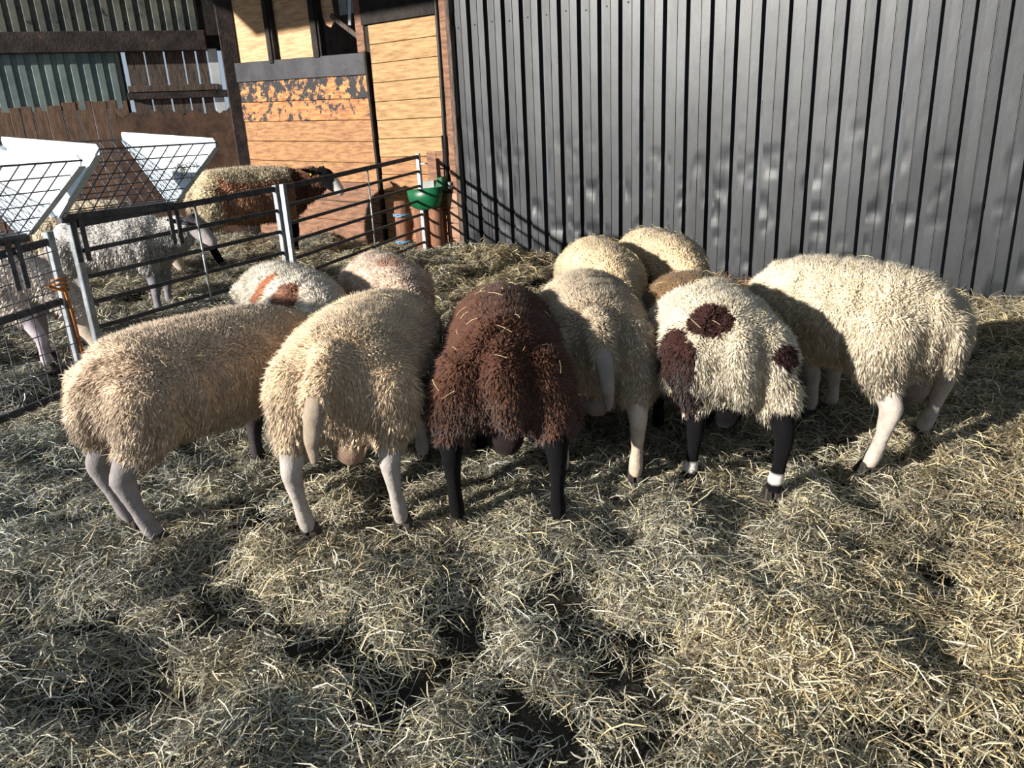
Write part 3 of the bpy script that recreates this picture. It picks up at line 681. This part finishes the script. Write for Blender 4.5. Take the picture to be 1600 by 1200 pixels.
# the six in the near row
sheep('cream sheep at the left end of the near row, side on with grey legs', (-1.17, 2.80), 52, .95,
      dict(hl=(-1.44, 2.60), hr=(-1.29, 2.46), fl=(-1.11, 3.10), fr=(-.95, 3.00)), wool=srgb(210, 188, 164), leg=SKIN_GREY, headcol=SKIN_GREY, tail='wool', tail_y=.02, seed=11, legpaint=darkfore, ntuft=26000, fat=1.02)
sheep('cream sheep with a bare grey tail hanging left, second from left in the row', (-.54, 2.80), 84, .98,
      dict(hl=(-.75, 2.46), hr=(-.42, 2.49), fl=(-.59, 3.14), fr=(-.40, 3.08)), wool=srgb(214, 191, 162), leg=srgb(168, 160, 154), tail='grey', tail_y=.05, tailcol=srgb(150, 136, 120), scrotum=srgb(134, 112, 96), seed=12, ntuft=26000, fat=1.07)
sheep('dark brown curly sheep with black legs in the middle of the near row', (-.03, 2.82), 90, .98,
      dict(hl=(-.22, 2.50), hr=(.14, 2.46)), wool=srgb(92, 62, 49), leg=SKIN_BLACK, headcol=SKIN_BLACK, tail='wool', tail_y=-.02, seed=13, ntuft=26000, fat=.84, curl=True, scrotum=srgb(40, 32, 32))
sheep('grey-beige sheep with a bare tail hanging right, behind the dark brown one', (.34, 3.16), 88, .95,
      dict(hl=(.19, 2.86), hr=(.47, 2.77)), wool=srgb(182, 166, 144), leg=srgb(190, 172, 154), tail='grey', tail_y=-.03, tailcol=srgb(140, 130, 122), scrotum=srgb(128, 116, 112), seed=14, headturn=18, ntuft=26000, fat=.94)
DB = srgb(58, 36, 32)
sheep('cream sheep with dark brown patches and black legs with white socks', (.78, 2.98), 92, .95,
      dict(hl=(.67, 2.72), hr=(.95, 2.58)), wool=srgb(208, 196, 174), leg=SKIN_BLACK, headcol=SKIN_BLACK, tail='wool', tail_y=-.01, seed=15, headturn=-14, ntuft=26000, fat=.96, legpaint=blackleg, scrotum=srgb(60, 58, 62),
      patch=patches([((-.37, .09, .71), (.11, .09, .055), DB), ((-.36, .20, .58), (.14, .055, .13), DB), ((-.36, .18, .41), (.16, .07, .055), DB),
                     ((-.36, -.17, .57), (.14, .07, .06), DB), ((-.33, -.22, .50), (.15, .06, .08), DB), ((.3, .1, .7), (.3, .3, .3), srgb(120, 96, 70))]))
sheep('broad cream sheep at the right end of the near row, turned towards the black wall', (1.43, 3.10), 112, .98,
      dict(hl=(1.38, 2.75), hr=(1.75, 3.06), fl=(1.39, 3.38), fr=(1.50, 3.41)), wool=srgb(206, 192, 168), leg=srgb(178, 168, 158), tail='wool', tail_y=-.03, seed=16, ntuft=26000, fat=1.05, long=.95, scrotum=srgb(120, 104, 96))
# the four on the far side of the feed
sheep('white sheep with rust marks behind the left near sheep', (-1.19, 4.16), -54, .88, wool=WHITE, seed=21, ntuft=13000, tuft=1.1,
      patch=patches([((.10, -.18, .68), (.05, .10, .12), srgb(186, 120, 88)), ((.34, -.12, .66), (.10, .10, .08), srgb(146, 106, 88))]), tail='wool')
sheep('pinkish cream sheep facing the camera behind the second near sheep', (-.69, 4.40), -66, .875, wool=PINKW, seed=22, ntuft=13000, tuft=1.0, tail='wool', curl=True, fat=.94,
      patch=patches([((.2, 0, .80), (.16, .14, .07), srgb(180, 142, 122))]))
sheep('straw-yellow sheep behind the grey-beige one', (.56, 4.50), -85, .875, wool=srgb(218, 194, 160), seed=23, ntuft=13000, tail='wool', straw=160)
sheep('pale sheep nearest the black wall, with hay on its back', (.96, 4.78), -78, .875, wool=srgb(217, 195, 162), seed=24, ntuft=13000, tail='wool', straw=160)
# beyond the hurdles
def p1patch(p, col, n_):
    m_ = (p[:, 0] > -.28 + .12 * (n_ - .5)) & (p[:, 2] < .70 + .14 * (n_ - .5)); col[m_] = np.array(srgb(172, 132, 106)) * (.7 + .6 * n_[m_])[:, None]
    m_ = (p[:, 0] > .33); col[m_] = np.array(srgb(110, 74, 56)) * (.7 + .6 * n_[m_])[:, None]; return col
def p1leg(V, col):
    c = np.array(col); a = math.radians(-40); s = ((V[:, 0] - .38) * math.cos(a) + V[:, 1] * math.sin(a) > .395) & (V[:, 2] > .45) & (V[:, 0] > .5); c[s] = srgb(220, 216, 212); return c
sheep('brown sheep with a black head and yellow ear tags beyond the hurdles', (-2.62, 8.28), 24, 1.22, wool=srgb(198, 184, 156), leg=SKIN_BLACK, headcol=SKIN_BLACK, head='level', headturn=-40,
      seed=31, ntuft=11000, tuft=1.15, patch=p1patch, legpaint=p1leg, eartag=True, tail='wool', curl=True, straw=20)
def p2face(V, col):
    c = np.array(col); s = (V[:, 2] > .66) & (V[:, 0] > .45) & (V[:, 0] < .70); c[s] = srgb(70, 66, 70); return c
sheep('grey-fleeced sheep with a pale dark-eared face beyond the middle hurdle', (-3.10, 6.2), 2, 1.0, wool=srgb(204, 200, 196), leg=srgb(130, 128, 134), headcol=srgb(176, 166, 166), head='level', headturn=-12, legpaint=p2face,
      seed=32, ntuft=11000, tail='wool', straw=10)
sheep('white sheep standing behind the mesh hurdle at the left edge', (-3.42, 4.95), -4, .97, dict(fr=(-2.95, 4.75)), wool=srgb(226, 214, 204), leg=srgb(176, 166, 172), seed=33, ntuft=8000, tail='wool', straw=10)
sheep('cream sheep far back in the pen behind the hay racks', (-3.95, 7.5), 10, .98, wool=srgb(222, 206, 180), seed=34, ntuft=6000, tail='wool', straw=10)

# ---------------------------------------------------------------- hay bedding
PAL = np.array([srgb(214, 208, 188), srgb(180, 180, 162), srgb(148, 149, 141), srgb(210, 198, 160), srgb(104, 96, 82), srgb(202, 206, 196)])
def hay_clumps(nvar=26, ns=64):
    """small wads of curved stems, all about the origin"""
    Vs, Fs, Cs, var = [], [], [], []; base = 0
    for v in range(nvar):
        n = ns; yaw0 = 0; yaw = rng.normal(0, .85 if v % 3 else 1.8, n)
        pit = np.clip(rng.normal(.10, .30, n), -.45, 1.2); L = .035 + .085 * rng.random(n) ** 1.5
        wd = .0010 + .0009 * rng.random(n)
        r = .085 * np.sqrt(rng.random(n)); a = rng.random(n) * 6.283
        P = np.stack([r * np.cos(a), r * np.sin(a), .002 + .032 * rng.random(n) ** 1.3 * (1.1 - r / .1)], 1)
        D = np.stack([np.cos(yaw) * np.cos(pit), np.sin(yaw) * np.cos(pit), np.sin(pit)], 1)
        S_ = np.stack([-np.sin(yaw), np.cos(yaw), rng.normal(0, .6, n)], 1); S_ /= np.linalg.norm(S_, axis=1)[:, None]
        Bd = rng.normal(0, .20, (n, 3)) * L[:, None]; Bd[:, 2] = np.abs(Bd[:, 2]) * .6
        rows = []
        for k, t in enumerate((-.5, -.17, .17, .5)):
            c = P + D * (L * t)[:, None] + Bd * (1 - 4 * t * t) + rng.normal(0, .02, (n, 3)) * L[:, None]
            c[:, 2] = np.maximum(c[:, 2], -.012); w_ = (wd * (.8, 1, 1, .45)[k])[:, None]
            rows += [c - S_ * w_, c + S_ * w_]
        V = np.stack(rows, 1).reshape(-1, 3); o = (np.arange(n) * 8)[:, None] + base
        Fs += [o + np.array([[0, 1, 3, 2]]), o + np.array([[2, 3, 5, 4]]), o + np.array([[4, 5, 7, 6]])]
        col = PAL[rng.choice(6, n, p=[.24, .2, .17, .12, .13, .14])] * (.38 + .85 * rng.random(n))[:, None]
        Vs.append(V); Cs.append(np.repeat(col, 8, 0)); var.append(np.full(len(V), v)); base += len(V)
    return np.concatenate(Vs), np.concatenate(Fs), np.concatenate(Cs), np.concatenate(var)
def hay_points(n, yr):
    m = n * 6; y = rng.uniform(*yr, m); x = rng.uniform(-1, 1, m) * (1.1 + .80 * yr[1])
    keep = np.abs(x) < 1.0 + .80 * y; x, y = x[keep], y[keep]
    d = vn(x * 2.3 + .3, y * 2.3, 1) * .35 + vn(x * 5.5, y * 5.5, 2) * .5 + vn(x * 9, y * 9, 9) * .25
    fw = (x - WP.x) * WN.x + (y - WP.y) * WN.y; lw = (x - LP.x) * LN.x + (y - LP.y) * LN.y
    ok = (rng.random(len(x)) < np.clip((d - .38) * 3.0, .05, 1)) & (fw > .05) & ((lw > .1) | (x > -3.3))
    return x[ok][:n], y[ok][:n]
x1, y1 = hay_points(5600, (1.05, 3.5)); x2, y2 = hay_points(7500, (3.3, 10.3))
hx = np.concatenate([x1, x2]); hy = np.concatenate([y1, y2]); nh = len(hx); dist = np.hypot(hx, hy)
CV, CF, CC, CVAR = hay_clumps()
hz = hay_h(hx, hy) + .004 + .006 * rng.random(nh)
me = np_mesh('hay_bedding', np.concatenate([CV, np.stack([hx, hy, hz], 1)]), CF, np.concatenate([CC, np.ones((nh, 3))]))
def pattr(name, typ, key, arr):
    a = me.attributes.new(name, typ, 'POINT'); a.data.foreach_set(key, np.ascontiguousarray(arr).ravel())
nc = len(CV)
pattr('variant', 'INT', 'value', np.concatenate([CVAR, np.full(nh, -1)]).astype(np.int32))
pattr('pick', 'INT', 'value', np.concatenate([np.zeros(nc), rng.integers(0, 26, nh)]).astype(np.int32))
e = .03; gx = (hay_h(hx + e, hy) - hay_h(hx - e, hy)) / (2 * e); gy = (hay_h(hx, hy + e) - hay_h(hx, hy - e)) / (2 * e)
yaw = vn(hx * 2.5, hy * 2.5, 6) * 12 + rng.normal(0, .9, nh)
rot = np.stack([np.zeros(nh), np.zeros(nh), yaw], 1)
gu = gx * np.cos(yaw) + gy * np.sin(yaw); gv = -gx * np.sin(yaw) + gy * np.cos(yaw)
rot[:, 1] = -np.arctan(gu) * .8 + rng.normal(0, .12, nh); rot[:, 0] = np.arctan(gv) * .8 + rng.normal(0, .12, nh)
pattr('rot', 'FLOAT_VECTOR', 'vector', np.concatenate([np.zeros((nc, 3)), rot]).astype(np.float32))
scl = (.85 + .35 * rng.random(nh)) * (1 + .10 * np.clip(dist - 2.2, 0, 5))
pattr('scl', 'FLOAT', 'value', np.concatenate([np.ones(nc), scl]).astype(np.float32))
yel = np.clip(vn(hx * 1.3 + 7, hy * 1.3, 8) * .8 + .22 * np.clip(hx, -1.5, 1.5) - .15 + .10 * np.clip(hy - 2, 0, 2) + vn(hx * 4, hy * 4, 12) * .4, 0, 1)[:, None]
tint = np.array([.89, .93, 1.0]) * (1 - yel) + np.array([1.15, 1.0, .80]) * yel  # straw tones, with bluish skylight mixed into the colour towards the left
tint *= (.62 + .55 * vn(hx * 3.1, hy * 3.1, 15) + .12 * rng.random(nh))[:, None]
ss = (hx - WP.x) * WT.x + (hy - WP.y) * WT.y; sd_ = (hx - WP.x) * WN.x + (hy - WP.y) * WN.y
redm = (sd_ < .45) & (ss > -.8) & (ss < .6); tint[redm] = np.array([1.15, .74, .58])      # reddish feed waste along the wall foot
pattr('tint', 'FLOAT_VECTOR', 'vector', np.concatenate([np.ones((nc, 3)), tint]).astype(np.float32))
hayo = link('hay_bedding', me, M['hay']); tag(hayo, 'loose pale hay bedding strewn over the whole barn floor', 'hay', None, 'stuff')
nt = M['hay'].node_tree; at = nt.nodes.new('ShaderNodeAttribute'); at.attribute_type = 'INSTANCER'; at.attribute_name = 'tint'
colat = [n for n in nt.nodes if n.type == 'ATTRIBUTE' and n.attribute_name == 'Col'][0]
vm = nt.nodes.new('ShaderNodeVectorMath'); vm.operation = 'MULTIPLY'
for l in list(colat.outputs['Color'].links): nt.links.new(vm.outputs[0], l.to_socket)
nt.links.new(colat.outputs['Color'], vm.inputs[0]); nt.links.new(at.outputs['Vector'], vm.inputs[1])
ng = bpy.data.node_groups.new('scatter_hay', 'GeometryNodeTree')
ng.interface.new_socket('Geometry', in_out='INPUT', socket_type='NodeSocketGeometry'); ng.interface.new_socket('Geometry', in_out='OUTPUT', socket_type='NodeSocketGeometry')
N = ng.nodes; Lk = ng.links
gi = N.new('NodeGroupInput'); go = N.new('NodeGroupOutput')
def na(name, typ):
    n = N.new('GeometryNodeInputNamedAttribute'); n.data_type = typ; n.inputs['Name'].default_value = name
    return [o for o in n.outputs if o.enabled and o.name == 'Attribute'][0]
va = na('variant', 'INT')
cmp_ = N.new('FunctionNodeCompare'); cmp_.data_type = 'INT'; cmp_.operation = 'GREATER_EQUAL'
ci = [i for i in cmp_.inputs if i.enabled]; Lk.new(va, ci[0]); ci[1].default_value = 0
sep = N.new('GeometryNodeSeparateGeometry'); sep.domain = 'POINT'
Lk.new(gi.outputs[0], sep.inputs['Geometry']); Lk.new(cmp_.outputs[0], sep.inputs['Selection'])
spl = N.new('GeometryNodeSplitToInstances'); spl.domain = 'POINT'
Lk.new(sep.outputs['Selection'], spl.inputs['Geometry']); Lk.new(va, spl.inputs['Group ID'])
iop = N.new('GeometryNodeInstanceOnPoints'); iop.inputs['Pick Instance'].default_value = True
Lk.new(sep.outputs['Inverted'], iop.inputs['Points']); Lk.new(spl.outputs['Instances'], iop.inputs['Instance'])
Lk.new(na('pick', 'INT'), iop.inputs['Instance Index']); Lk.new(na('rot', 'FLOAT_VECTOR'), iop.inputs['Rotation']); Lk.new(na('scl', 'FLOAT'), iop.inputs['Scale'])
Lk.new(iop.outputs[0], go.inputs[0])
md = hayo.modifiers.new('scatter', 'NODES'); md.node_group = ng
